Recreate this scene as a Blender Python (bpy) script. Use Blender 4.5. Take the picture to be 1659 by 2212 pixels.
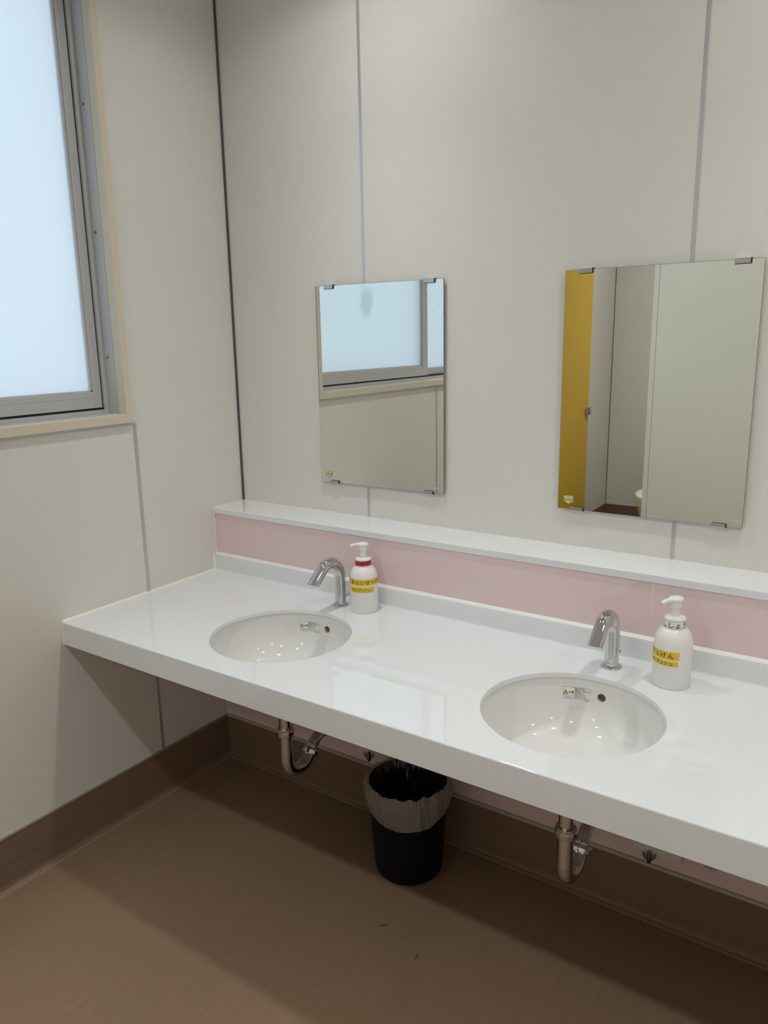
import bpy, bmesh, math, random
from mathutils import Vector, Matrix, noise
random.seed(4)
for o in list(bpy.data.objects): bpy.data.objects.remove(o)
S = bpy.context.scene
COL = S.collection
PI = math.pi

# ------------------------------------------------------------------ camera, world, lights, exposure
CAM = Vector((1.9081, -1.909, 1.462)); YAW, PITCH, ROLL = 0.6019, -0.2245, -0.0182
cd = bpy.data.cameras.new('camera'); cam = bpy.data.objects.new('camera', cd); COL.objects.link(cam)
fw = Vector((-math.sin(YAW)*math.cos(PITCH), math.cos(YAW)*math.cos(PITCH), math.sin(PITCH)))
r0 = fw.cross(Vector((0, 0, 1))).normalized(); u0 = r0.cross(fw)
rr = math.cos(ROLL)*r0 + math.sin(ROLL)*u0; uu = -math.sin(ROLL)*r0 + math.cos(ROLL)*u0
cam.matrix_world = Matrix(((rr.x, uu.x, -fw.x, CAM.x), (rr.y, uu.y, -fw.y, CAM.y), (rr.z, uu.z, -fw.z, CAM.z), (0, 0, 0, 1)))
cd.sensor_fit = 'VERTICAL'; cd.sensor_height = 36.0; cd.lens = 36.0*1666.63/2212.0; cd.clip_start = 0.02
S.camera = cam
S.view_settings.view_transform = 'Standard'; S.view_settings.look = 'None'
S.view_settings.gamma = 1.0; S.view_settings.exposure = 0.0; S.view_settings.use_curve_mapping = False
S.cycles.max_bounces = 10; S.cycles.diffuse_bounces = 5; S.cycles.glossy_bounces = 6
S.cycles.transparent_max_bounces = 8
S.cycles.sample_clamp_indirect = 4.0; S.cycles.use_denoising = True

W = bpy.data.worlds.new('sky'); S.world = W; W.use_nodes = True
nt = W.node_tree; nt.nodes.clear()
wo = nt.nodes.new('ShaderNodeOutputWorld'); bg = nt.nodes.new('ShaderNodeBackground')
tc = nt.nodes.new('ShaderNodeTexCoord'); nz = nt.nodes.new('ShaderNodeTexNoise'); cr = nt.nodes.new('ShaderNodeValToRGB')
nz.inputs['Scale'].default_value = 2.2; nz.inputs['Detail'].default_value = 2
cr.color_ramp.elements[0].position = 0.35; cr.color_ramp.elements[0].color = (0.60, 0.78, 1.0, 1)
cr.color_ramp.elements[1].position = 0.68; cr.color_ramp.elements[1].color = (0.86, 0.95, 1.0, 1)
nt.links.new(tc.outputs['Generated'], nz.inputs['Vector']); nt.links.new(nz.outputs['Fac'], cr.inputs['Fac'])
nt.links.new(cr.outputs['Color'], bg.inputs['Color']); nt.links.new(bg.outputs[0], wo.inputs['Surface'])
bg.inputs['Strength'].default_value = 1.25

CEIL = 2.55
LIGHTS = [(x, y) for y in (-0.41, -1.78) for x in (0.66, 1.82, 2.98)] + [(0.70, -3.25)]  # last entry: unseen stall lamp, added to brighten the stall
POWER_A, POWER_B, POWER_C, CONE, BLEND = 29.0, 54.0, 80.0, math.radians(164), 0.05
LAMP_COL = (0.985, 0.995, 0.955)

# ------------------------------------------------------------------ materials
def mat(name, col, rough=0.5, metal=0.0, spec=0.5, coat=0.0, noise_amt=0.0, noise_scale=30, bump=0.0, bump_scale=400, alpha=1.0):
    m = bpy.data.materials.new(name); m.use_nodes = True
    n = m.node_tree; b = n.nodes['Principled BSDF']
    b.inputs['Base Color'].default_value = (*col, 1); b.inputs['Roughness'].default_value = rough
    b.inputs['Metallic'].default_value = metal; b.inputs['Specular IOR Level'].default_value = spec
    b.inputs['Coat Weight'].default_value = coat; b.inputs['Coat Roughness'].default_value = 0.03
    b.inputs['Alpha'].default_value = alpha
    t = n.nodes.new('ShaderNodeTexCoord')
    if noise_amt:
        z = n.nodes.new('ShaderNodeTexNoise'); z.inputs['Scale'].default_value = noise_scale; z.inputs['Detail'].default_value = 4
        c = n.nodes.new('ShaderNodeValToRGB')
        c.color_ramp.elements[0].position = .3; c.color_ramp.elements[1].position = .7
        c.color_ramp.elements[0].color = (*[v*(1-noise_amt) for v in col], 1)
        c.color_ramp.elements[1].color = (*[min(1, v*(1+noise_amt)) for v in col], 1)
        n.links.new(t.outputs['Object'], z.inputs['Vector']); n.links.new(z.outputs['Fac'], c.inputs['Fac'])
        n.links.new(c.outputs['Color'], b.inputs['Base Color'])
    if bump:
        z = n.nodes.new('ShaderNodeTexNoise'); z.inputs['Scale'].default_value = bump_scale; z.inputs['Detail'].default_value = 3
        bp = n.nodes.new('ShaderNodeBump'); bp.inputs['Strength'].default_value = bump; bp.inputs['Distance'].default_value = 0.001
        n.links.new(t.outputs['Object'], z.inputs['Vector']); n.links.new(z.outputs['Fac'], bp.inputs['Height'])
        n.links.new(bp.outputs['Normal'], b.inputs['Normal'])
    return m

M = {}
M['wall'] = mat('wall_panel', (0.74, 0.715, 0.675), 0.42, spec=0.35, bump=0.06, bump_scale=700, noise_amt=0.008)
M['ceiling'] = mat('ceiling_board', (0.78, 0.77, 0.74), 0.8, bump=0.2, bump_scale=200)
M['counter'] = mat('worktop_stone', (0.785, 0.805, 0.820), 0.02, spec=0.85, noise_amt=0.006, noise_scale=90)
M['ceramic'] = mat('ceramic', (0.795, 0.785, 0.765), 0.03, spec=0.7, coat=0.3)
M['tile'] = mat('pink_tile', (0.77, 0.595, 0.605), 0.04, spec=0.5, noise_amt=0.02, noise_scale=3)
M['grout'] = mat('grout', (0.78, 0.74, 0.69), 0.7)
M['caulk'] = mat('caulk', (0.88, 0.86, 0.79), 0.4)
M['joint'] = mat('joint_strip', (0.56, 0.575, 0.60), 0.30, metal=0.55)
M['joint_dark'] = mat('corner_strip', (0.10, 0.10, 0.115), 0.35, metal=0.3)
M['cream'] = mat('cream_trim', (0.68, 0.60, 0.475), 0.45)
M['alum'] = mat('aluminium', (0.56, 0.555, 0.56), 0.42, metal=0.3)
M['alum_line'] = mat('aluminium_seam', (0.10, 0.10, 0.10), 0.6)
M['black'] = mat('gap_shade', (0.012, 0.01, 0.012), 0.7)  # black colour standing in for shade in the sash gap
M['chrome'] = mat('chrome', (0.63, 0.63, 0.645), 0.035, metal=1.0)
M['chrome_pipe'] = mat('chrome_pipe', (0.62, 0.62, 0.63), 0.06, metal=1.0)
M['steel'] = mat('satin_steel', (0.56, 0.54, 0.53), 0.28, metal=1.0)
M['clip_edge'] = mat('clip_gasket', (0.01, 0.01, 0.01), 0.5)
M['mirror'] = mat('mirror_silver', (0.82, 0.85, 0.81), 0.0, metal=1.0)
M['mirror_edge'] = mat('mirror_edge', (0.25, 0.30, 0.28), 0.2, metal=0.5)
M['plastic'] = mat('white_plastic', (0.82, 0.815, 0.79), 0.32, coat=0.15)
M['plastic_gloss'] = mat('white_gloss_plastic', (0.83, 0.825, 0.81), 0.12)
M['yellow_tape'] = mat('yellow_tape', (0.80, 0.53, 0.015), 0.35)
M['red_tape'] = mat('red_tape', (0.55, 0.022, 0.055), 0.35)
M['white_tape'] = mat('white_tape', (0.80, 0.80, 0.78), 0.35)
M['ink'] = mat('ink', (0.018, 0.014, 0.016), 0.5)
M['paper'] = mat('sticker', (0.86, 0.855, 0.82), 0.3)
M['shield'] = mat('shield_sticker', (0.66, 0.62, 0.28), 0.4)
M['shield_rim'] = mat('shield_rim', (0.20, 0.21, 0.12), 0.4)
M['warn'] = mat('warning_yellow', (0.75, 0.52, 0.02), 0.4)
M['etch'] = mat('etching', (0.75, 0.76, 0.74), 0.5)
M['grime'] = mat('grime', (0.22, 0.20, 0.17), 0.7)
M['bin'] = mat('black_plastic', (0.0045, 0.0045, 0.008), 0.35, spec=0.12)
M['yellow_door'] = mat('yellow_laminate', (0.72, 0.44, 0.012), 0.35)
M['panel'] = mat('partition_panel', (0.88, 0.865, 0.795), 0.4, spec=0.35)
M['box'] = mat('grey_box', (0.62, 0.62, 0.58), 0.4)
M['brass'] = mat('dark_nickel', (0.30, 0.27, 0.24), 0.22, metal=1.0)
M['dark'] = mat('dark_hollow', (0.34, 0.31, 0.27), 0.5)
M['base_top'] = mat('skirting_cap', (0.30, 0.265, 0.235), 0.4)
M['base_cap'] = mat('skirting_cap_grey', (0.46, 0.42, 0.375), 0.4)
M['hair'] = mat('hair', (0.02, 0.015, 0.012), 0.6)

def floor_mat(name, col, streak, rough, sx, sy, flecks=False):
    m = bpy.data.materials.new(name); m.use_nodes = True; n = m.node_tree; b = n.nodes['Principled BSDF']
    b.inputs['Roughness'].default_value = rough; b.inputs['Specular IOR Level'].default_value = 0.4
    t = n.nodes.new('ShaderNodeTexCoord'); mp = n.nodes.new('ShaderNodeMapping'); mp.inputs['Scale'].default_value = (sx, sy, 60)
    z = n.nodes.new('ShaderNodeTexNoise'); z.inputs['Scale'].default_value = 1.0; z.inputs['Detail'].default_value = 6; z.inputs['Roughness'].default_value = 0.65
    c = n.nodes.new('ShaderNodeValToRGB')
    c.color_ramp.elements[0].position = .28; c.color_ramp.elements[0].color = (*[v*(1-streak) for v in col], 1)
    c.color_ramp.elements[1].position = .75; c.color_ramp.elements[1].color = (*[v*(1+streak) for v in col], 1)
    n.links.new(t.outputs['Object'], mp.inputs['Vector']); n.links.new(mp.outputs['Vector'], z.inputs['Vector'])
    n.links.new(z.outputs['Fac'], c.inputs['Fac']); n.links.new(c.outputs['Color'], b.inputs['Base Color'])
    if flecks:    # sparse pale chips drawn out along the sheet
        mp2 = n.nodes.new('ShaderNodeMapping'); mp2.inputs['Scale'].default_value = (130, 9, 60); mp2.inputs['Location'].default_value = (3.1, 7.7, 0)
        z2 = n.nodes.new('ShaderNodeTexNoise'); z2.inputs['Scale'].default_value = 1.0; z2.inputs['Detail'].default_value = 3
        c2 = n.nodes.new('ShaderNodeValToRGB'); c2.color_ramp.elements[0].position = .66; c2.color_ramp.elements[1].position = .80
        c2.color_ramp.elements[0].color = (0, 0, 0, 1); c2.color_ramp.elements[1].color = (0.6, 0.6, 0.6, 1)
        mx = n.nodes.new('ShaderNodeMix'); mx.data_type = 'RGBA'; mx.inputs[7].default_value = (col[0]*1.7, col[1]*1.75, col[2]*1.8, 1)
        n.links.new(t.outputs['Object'], mp2.inputs['Vector']); n.links.new(mp2.outputs['Vector'], z2.inputs['Vector']); n.links.new(z2.outputs['Fac'], c2.inputs['Fac'])
        n.links.new(c2.outputs['Color'], mx.inputs[0]); n.links.new(c.outputs['Color'], mx.inputs[6]); n.links.new(mx.outputs[2], b.inputs['Base Color'])
    return m
FLOORC = (0.240, 0.160, 0.103)
M['floor'] = floor_mat('vinyl_floor', FLOORC, 0.08, 0.36, 60, 5.0, True)
M['base_left'] = floor_mat('vinyl_skirting', (0.205, 0.135, 0.092), 0.10, 0.4, 60, 4)
M['base_back'] = floor_mat('vinyl_skirting_dark', (0.205, 0.135, 0.092), 0.08, 0.4, 4, 60)
M['weld'] = mat('floor_weld', (0.42, 0.30, 0.22), 0.4)

def pane_mat(name, wire):
    m = bpy.data.materials.new(name); m.use_nodes = True; n = m.node_tree; n.nodes.clear()
    out = n.nodes.new('ShaderNodeOutputMaterial'); tr = n.nodes.new('ShaderNodeBsdfTranslucent'); rf = n.nodes.new('ShaderNodeBsdfRefraction')
    gl = n.nodes.new('ShaderNodeBsdfGlossy'); m1 = n.nodes.new('ShaderNodeMixShader'); m2 = n.nodes.new('ShaderNodeMixShader')
    rf.inputs['Roughness'].default_value = 0.55; rf.inputs['IOR'].default_value = 1.25; gl.inputs['Roughness'].default_value = 0.25
    m1.inputs[0].default_value = 0.45; m2.inputs[0].default_value = 0.05
    n.links.new(tr.outputs[0], m1.inputs[1]); n.links.new(rf.outputs[0], m1.inputs[2])
    n.links.new(m1.outputs[0], m2.inputs[1]); n.links.new(gl.outputs[0], m2.inputs[2]); n.links.new(m2.outputs[0], out.inputs['Surface'])
    t = n.nodes.new('ShaderNodeTexCoord')
    if not wire:      # a soft grey patch in the colour of the frosted film, about a hand wide
        sub = n.nodes.new('ShaderNodeVectorMath'); sub.operation = 'SUBTRACT'; sub.inputs[1].default_value = (-0.082, -0.905, 1.605)
        sc = n.nodes.new('ShaderNodeVectorMath'); sc.operation = 'MULTIPLY'; sc.inputs[1].default_value = (1, 15, 12)
        ln = n.nodes.new('ShaderNodeVectorMath'); ln.operation = 'LENGTH'
        z = n.nodes.new('ShaderNodeTexNoise'); z.inputs['Scale'].default_value = 14
        ad = n.nodes.new('ShaderNodeMath'); ad.operation = 'ADD'
        cr = n.nodes.new('ShaderNodeValToRGB')
        cr.color_ramp.elements[0].position = 0.3; cr.color_ramp.elements[0].color = (0.81, 0.84, 0.84, 1)
        cr.color_ramp.elements[1].position = 1.0; cr.color_ramp.elements[1].color = (0.93, 0.95, 0.95, 1)
        cr.color_ramp.interpolation = 'EASE'
        n.links.new(t.outputs['Object'], sub.inputs[0]); n.links.new(sub.outputs[0], sc.inputs[0]); n.links.new(sc.outputs[0], ln.inputs[0])
        n.links.new(t.outputs['Object'], z.inputs['Vector']); n.links.new(ln.outputs['Value'], ad.inputs[0])
        mm = n.nodes.new('ShaderNodeMath'); mm.operation = 'MULTIPLY_ADD'; mm.inputs[1].default_value = 0.8; mm.inputs[2].default_value = -0.4
        n.links.new(z.outputs['Fac'], mm.inputs[0]); n.links.new(mm.outputs[0], ad.inputs[1]); n.links.new(ad.outputs[0], cr.inputs['Fac'])
        n.links.new(cr.outputs['Color'], tr.inputs['Color']); n.links.new(cr.outputs['Color'], rf.inputs['Color'])
    else:             # diamond wire mesh cast into the glass
        sep = n.nodes.new('ShaderNodeSeparateXYZ'); n.links.new(t.outputs['Object'], sep.inputs[0])
        def mth(op, a, b=None):
            q = n.nodes.new('ShaderNodeMath'); q.operation = op
            for i, v in enumerate((a, b)):
                if v is None: continue
                if isinstance(v, (int, float)): q.inputs[i].default_value = v
                else: n.links.new(v, q.inputs[i])
            return q.outputs[0]
        zz = mth('MULTIPLY', sep.outputs['Z'], 0.8)
        lines = []
        for op in ('ADD', 'SUBTRACT'):
            s = mth(op, sep.outputs['Y'], zz); f = mth('FRACT', mth('MULTIPLY', s, 28.0)); lines.append(mth('LESS_THAN', f, 0.09))
        mx = mth('MAXIMUM', lines[0], lines[1])
        mc = n.nodes.new('ShaderNodeMix'); mc.data_type = 'RGBA'
        mc.inputs[6].default_value = (0.95, 0.96, 0.96, 1); mc.inputs[7].default_value = (0.78, 0.81, 0.81, 1)
        n.links.new(mx, mc.inputs[0]); n.links.new(mc.outputs[2], tr.inputs['Color']); n.links.new(mc.outputs[2], rf.inputs['Color'])
    return m
M['frost'] = pane_mat('frosted_glass', False); M['wire_glass'] = pane_mat('wired_glass', True)

def bag_mat():
    m = bpy.data.materials.new('bin_liner_film'); m.use_nodes = True; n = m.node_tree; n.nodes.clear()
    out = n.nodes.new('ShaderNodeOutputMaterial'); t = n.nodes.new('ShaderNodeBsdfTransparent'); p = n.nodes.new('ShaderNodeBsdfPrincipled'); mx = n.nodes.new('ShaderNodeMixShader')
    t.inputs['Color'].default_value = (0.75, 0.75, 0.74, 1)
    p.inputs['Base Color'].default_value = (0.45, 0.43, 0.40, 1); p.inputs['Roughness'].default_value = 0.22
    mx.inputs[0].default_value = 0.5
    tc = n.nodes.new('ShaderNodeTexCoord'); mp = n.nodes.new('ShaderNodeMapping'); mp.inputs['Scale'].default_value = (9, 9, 60); mp.inputs['Rotation'].default_value = (0.35, 0.3, 0)
    z = n.nodes.new('ShaderNodeTexNoise'); z.inputs['Scale'].default_value = 1.5; z.inputs['Detail'].default_value = 5
    bp = n.nodes.new('ShaderNodeBump'); bp.inputs['Strength'].default_value = 0.7; bp.inputs['Distance'].default_value = 0.01
    n.links.new(tc.outputs['Object'], mp.inputs[0]); n.links.new(mp.outputs[0], z.inputs['Vector']); n.links.new(z.outputs['Fac'], bp.inputs['Height']); n.links.new(bp.outputs[0], p.inputs['Normal'])
    n.links.new(t.outputs[0], mx.inputs[1]); n.links.new(p.outputs[0], mx.inputs[2]); n.links.new(mx.outputs[0], out.inputs['Surface'])
    return m
M['bag'] = bag_mat()
em = bpy.data.materials.new('lamp_diffuser'); em.use_nodes = True
em.node_tree.nodes['Principled BSDF'].inputs['Emission Color'].default_value = (*LAMP_COL, 1)
em.node_tree.nodes['Principled BSDF'].inputs['Emission Strength'].default_value = 6
M['lamp'] = em

# ------------------------------------------------------------------ helpers
def link(name, bm, m, parent=None, smooth=True, angle=35, loc=None):
    bmesh.ops.recalc_face_normals(bm, faces=bm.faces)
    me = bpy.data.meshes.new(name); bm.to_mesh(me); bm.free()
    for x in (m if isinstance(m, (list, tuple)) else [m]): me.materials.append(M[x] if isinstance(x, str) else x)
    o = bpy.data.objects.new(name, me); COL.objects.link(o)
    if smooth:
        for p in me.polygons: p.use_smooth = True
        me.set_sharp_from_angle(angle=math.radians(angle))
        for p in me.polygons:
            if p.area > 0.004 or abs(p.normal.z) > 0.9999: p.use_smooth = False
    if parent: o.parent = parent
    if loc: o.location = loc
    return o
def tag(o, label, cat, group=None):
    o['label'] = label; o['category'] = cat
    if group: o['group'] = group
    return o
def thing(name, label, cat, loc, rz=0, group=None):
    o = bpy.data.objects.new(name, None); COL.objects.link(o); o.empty_display_size = 0.05
    o.location = loc; o.rotation_euler = (0, 0, rz)
    return tag(o, label, cat, group)
def struct(o):
    o['kind'] = 'structure'; return o
def box(bm, x0, x1, y0, y1, z0, z1, bev=0.0, mi=0, seg=2):
    vs = [bm.verts.new((x, y, z)) for x in (x0, x1) for y in (y0, y1) for z in (z0, z1)]
    fs = [bm.faces.new([vs[i] for i in f]) for f in ((0, 1, 3, 2), (4, 6, 7, 5), (0, 4, 5, 1), (2, 3, 7, 6), (0, 2, 6, 4), (1, 5, 7, 3))]
    for f in fs: f.material_index = mi
    if bev:
        es = list({e for f in fs for e in f.edges})
        r = bmesh.ops.bevel(bm, geom=es, offset=bev, segments=seg, profile=0.5, affect='EDGES')
        for f in r['faces']: f.material_index = mi
    return bm
def bx(*a, **k): return box(bmesh.new(), *a, **k)
def tube(bm, pts, rad, n=24, caps=True, mi=0):
    pts = [Vector(p) for p in pts]; rads = rad if isinstance(rad, (list, tuple)) else [rad]*len(pts)
    t0 = (pts[1]-pts[0]).normalized(); a = t0.orthogonal().normalized(); rings = []
    for i, p in enumerate(pts):
        t = ((pts[min(i+1, len(pts)-1)]-pts[i]).normalized() + (pts[i]-pts[max(i-1, 0)]).normalized()).normalized()
        a = (a - t*a.dot(t)).normalized(); b = t.cross(a)
        rings.append([bm.verts.new(p + (a*math.cos(2*PI*k/n) + b*math.sin(2*PI*k/n))*rads[i]) for k in range(n)])
    for i in range(len(rings)-1):
        for k in range(n):
            f = bm.faces.new((rings[i][k], rings[i][(k+1) % n], rings[i+1][(k+1) % n], rings[i+1][k])); f.material_index = mi
    if caps:
        bm.faces.new(rings[0][::-1]).material_index = mi; bm.faces.new(rings[-1]).material_index = mi
    return bm
def lathe(bm, prof, cx=0, cy=0, n=64, closed=False, mi=0):
    rings = []
    for r, z in prof:
        if r < 1e-6: rings.append([bm.verts.new((cx, cy, z))])
        else: rings.append([bm.verts.new((cx+r*math.cos(2*PI*k/n), cy+r*math.sin(2*PI*k/n), z)) for k in range(n)])
    seq = list(zip(rings, rings[1:])) + ([(rings[-1], rings[0])] if closed else [])
    for A, B in seq:
        for k in range(n):
            k2 = (k+1) % n
            if len(A) == 1 and len(B) == 1: continue
            if len(A) == 1: f = bm.faces.new((A[0], B[k2], B[k]))
            elif len(B) == 1: f = bm.faces.new((A[k], A[k2], B[0]))
            else: f = bm.faces.new((A[k], A[k2], B[k2], B[k]))
            f.material_index = mi
    return bm
def prism(bm, poly, mapf, d0, d1, mi=0):
    """extrude 2-D polygon; mapf(u,v,d)->xyz"""
    A = [bm.verts.new(mapf(u, v, d0)) for u, v in poly]; B = [bm.verts.new(mapf(u, v, d1)) for u, v in poly]
    bm.faces.new(A[::-1]).material_index = mi; bm.faces.new(B).material_index = mi
    for i in range(len(poly)):
        j = (i+1) % len(poly); bm.faces.new((A[i], A[j], B[j], B[i])).material_index = mi
    return bm
def sweep_x(bm, prof, x0, x1, mi=0):
    return prism(bm, prof, lambda u, v, d: (d, u, v), x0, x1, mi)
def holed_plate(bm, x0, x1, y0, y1, cx, cy, rings, border_z, n=96, mi=0, bottom=None):
    """flat plate with a round hole; rings = [(r,z)...] from the plate surface down into the hole"""
    angs = [2*PI*k/n for k in range(n)] + [math.atan2(yy-cy, xx-cx) % (2*PI) for xx in (x0, x1) for yy in (y0, y1)]
    angs = sorted(set(round(a, 7) for a in angs)); N = len(angs)
    def edge(a):
        c, s = math.cos(a), math.sin(a); ts = []
        if abs(c) > 1e-9: ts.append(((x1 if c > 0 else x0)-cx)/c)
        if abs(s) > 1e-9: ts.append(((y1 if s > 0 else y0)-cy)/s)
        t = min(ts); return cx+c*t, cy+s*t
    loops = [[bm.verts.new((*edge(a), border_z)) for a in angs]]
    for r, z in rings: loops.append([bm.verts.new((cx+r*math.cos(a), cy+r*math.sin(a), z)) for a in angs])
    if bottom is not None: loops.append([bm.verts.new((*edge(a), bottom)) for a in angs])
    for A, B in zip(loops, loops[1:]):
        for k in range(N):
            k2 = (k+1) % N; bm.faces.new((A[k], A[k2], B[k2], B[k])).material_index = mi
    return bm
def text_bm(s, size, spacing=1.0, cell=0.0022, bold=0.0, em=False):
    """text as a bmesh centred on the origin in the u,v plane; size = height of a full-width character"""
    cu = bpy.data.curves.new('t', 'FONT'); cu.body = s; cu.size = size; cu.align_x = 'CENTER'; cu.align_y = 'TOP_BASELINE' if em else 'CENTER'
    cu.space_character = spacing; cu.resolution_u = 3; cu.offset = bold
    o = bpy.data.objects.new('t', cu); COL.objects.link(o)
    dg = bpy.context.evaluated_depsgraph_get(); dg.update()
    me = bpy.data.meshes.new_from_object(o.evaluated_get(dg))
    bm = bmesh.new(); bm.from_mesh(me)
    bpy.data.objects.remove(o); bpy.data.curves.remove(cu); bpy.data.meshes.remove(me)
    if bm.verts:
        xs = [v.co.x for v in bm.verts]; ys = [v.co.y for v in bm.verts]
        mx, my = (0, 0.36*size) if em else ((min(xs)+max(xs))/2, (min(ys)+max(ys))/2)
        for v in bm.verts: v.co.x -= mx; v.co.y -= my
        if cell:
            x = min(xs)-mx
            while x < max(xs)-mx:
                bmesh.ops.bisect_plane(bm, geom=bm.verts[:]+bm.edges[:]+bm.faces[:], plane_co=(x, 0, 0), plane_no=(1, 0, 0)); x += cell
    return bm
def warp(bm, f):
    for v in bm.verts: v.co = Vector(f(v.co.x, v.co.y))
    return bm
def merge(dst, src):
    me = bpy.data.meshes.new('tmp'); src.to_mesh(me); src.free(); dst.from_mesh(me); bpy.data.meshes.remove(me); return dst
def copy_tree(o, parent=None):
    c = o.copy(); COL.objects.link(c)
    if parent: c.parent = parent
    for ch in list(o.children): copy_tree(ch, c)
    return c

# ------------------------------------------------------------------ dimensions (metres)
XR, YF = 3.6, -3.95            # right wall, far wall
ZC, ZS = 0.6955, 0.9101        # worktop, ledge
YT, YU, YE = -0.1434, -0.1558, -0.7379   # tile face, upstand face, worktop front edge
ZB = 0.1547                    # skirting height
WY0, WY1, WZ0, WZ1 = -0.4660, -2.29, 1.2506, 2.42   # window opening
PITCHX = 0.8025                # basin pitch
BASINS = [(0.5866, -0.478), (0.5866+PITCHX, -0.480)]
RB = 0.187

# ------------------------------------------------------------------ room shell
bm = bx(0, XR, YF, 0, -0.05, 0)
struct(link('floor', bm, 'floor', smooth=False))
# ceiling: a board with round openings for the downlights
bm = bmesh.new()
xs = [0, 1.2, 2.4, XR]; ys = [0, -1.1, -2.4]
for (lx, ly) in LIGHTS:
    if ly < -2.4:
        holed_plate(bm, 0, XR, YF, ys[2], lx, ly, [(0.062, CEIL), (0.062, CEIL+0.02)], CEIL, n=48, bottom=CEIL+0.02); continue
    i = 0 if lx < 1 else 1 if lx < 2.2 else 2; j = 0 if ly > -1 else 1
    holed_plate(bm, xs[i], xs[i+1], ys[j+1], ys[j], lx, ly, [(0.062, CEIL), (0.062, CEIL+0.02)], CEIL, n=48, bottom=CEIL+0.02)
struct(link('ceiling', bm, 'ceiling', smooth=False))
# plaster board roof above the ceiling void
T = 0.16
struct(link('wall_back', bx(-T, XR+T, 0, 0.1, -0.05, CEIL+0.2), 'wall', smooth=False))
struct(link('wall_right', bx(XR, XR+0.1, YF, 0, -0.05, CEIL+0.2), 'wall', smooth=False))
struct(link('wall_front', bx(-T, XR+T, YF-0.1, YF, -0.05, CEIL+0.2), 'wall', smooth=False))
bm = bmesh.new()
box(bm, -T, 0, WY0, 0, -0.05, CEIL+0.2); box(bm, -T, 0, YF, WY1, -0.05, CEIL+0.2)
box(bm, -T, 0, WY1, WY0, -0.05, WZ0); box(bm, -T, 0, WY1, WY0, WZ1, CEIL+0.2)
struct(link('wall_left', bm, 'wall', smooth=False))
struct(link('trim_1', bx(-T, XR+T, YF-0.1, 0.1, CEIL+0.2, CEIL+0.25), 'ceiling', smooth=False))
# service wall carrying the pink tiles, with grout joints
bm = bmesh.new()
box(bm, 0, XR, -0.1430, 0, 0, ZS-0.0187, mi=1)
tx = [0.004] + [0.5387+0.9146*k for k in range(3)] + [XR]
for a, b in zip(tx, tx[1:]):
    box(bm, a+0.0012, b-0.0012, YT, -0.1425, ZB+0.004, ZS-0.0190, bev=0.0003, mi=0, seg=1)
struct(link('wall_lower', bm, ['tile', 'grout'], smooth=False))
# aluminium joint strips between the wall panels
def strip(n, *a, m='joint', bev=0.0004): return struct(link('trim_%d' % n, bx(*a, bev=bev, seg=1), m, smooth=False))
strip(2, 0.5357, 0.5447, -0.0016, 0.001, ZS, CEIL)
strip(3, 1.4522, 1.4612, -0.0016, 0.001, ZS, CEIL)
strip(4, 2.3692, 2.3782, -0.0016, 0.001, ZS, CEIL)
strip(5, -0.001, 0.0022, -0.4400, -0.4290, ZB, 1.2180)
strip(6, -0.001, 0.0022, -1.362, -1.351, ZB, 1.2180)
strip(7, -0.001, 0.0022, WY1-0.03, -0.4290, 1.2180, 1.2262)
strip(8, 0, 0.006, -0.006, 0, ZS, CEIL, m='joint_dark')
strip(9, 0, 0.004, YF, YF+0.004, ZB, CEIL, m='joint_dark')
# skirting with a coved foot
def base_prof(h, t):
    p = [(0, 0), (t+0.014, 0), (t+0.008, 0.0012), (t+0.003, 0.005), (t+0.0006, 0.011), (t, 0.018), (t, h), (0, h)]
    return p
bm = bmesh.new(); prism(bm, base_prof(ZB-0.004, 0.004), lambda u, v, d: (u, d, v), YF, YT)
b = struct(link('baseboard_left', bm, 'base_left'))
link('cap_strip', bx(0, 0.0055, YF, YT, ZB-0.004, ZB+0.0015), 'base_top', b, smooth=False)
link('weld_bead', bx(0.0165, 0.0195, YF+.01, YT-0.02, -0.001, 0.0012), 'weld', b, smooth=False)
bm = bmesh.new(); prism(bm, base_prof(ZB-0.004, 0.004), lambda u, v, d: (d, YT-u, v), 0, XR)
b = struct(link('baseboard_back', bm, 'base_back'))
link('cap_strip', bx(0.005, XR, YT-0.0075, YT+0.004, ZB-0.004, ZB+0.004), 'base_cap', b, smooth=False)
link('weld_bead', bx(0.02, XR, YT-0.0195, YT-0.0165, -0.001, 0.0012), 'weld', b, smooth=False)
bm = bmesh.new(); prism(bm, base_prof(ZB-0.004, 0.004), lambda u, v, d: (d, YF+u, v), 0, XR)
b = struct(link('baseboard_front', bm, 'base_back'))
link('cap_strip', bx(0.005, XR, YF, YF+0.0055, ZB-0.004, ZB+0.002), 'base_top', b, smooth=False)

# ------------------------------------------------------------------ window in the left wall
win = bpy.data.objects.new('window_1', None); COL.objects.link(win); win.location = (0, (WY0+WY1)/2, WZ0); struct(win)
def wl(name, bm, m, parent=win, smooth=False):
    o = link(name, bm, m, parent, smooth=smooth)
    if parent is win: o.matrix_parent_inverse = Matrix.Translation(-win.location)
    else: o.matrix_parent_inverse = Matrix.Identity(4)
    return o
tw = 0.0240
bm = bmesh.new()   # cream architrave with its lining
box(bm, -0.020, 0.0160, WY0-0.003, WY0+0.0175, WZ0-tw, WZ1+tw, bev=0.0012)
box(bm, -0.020, 0.0160, WY1-0.0175, WY1+0.003, WZ0-tw, WZ1+tw, bev=0.0012)
box(bm, -0.020, 0.0160, WY1+0.003, WY0-0.003, WZ0-tw, WZ0+0.002, bev=0.0012)
box(bm, -0.020, 0.0160, WY1+0.003, WY0-0.003, WZ1-0.002, WZ1+tw, bev=0.0012)
wl('architrave', bm, 'cream')
bm = bmesh.new()   # aluminium frame: jambs, sill track, head
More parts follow.
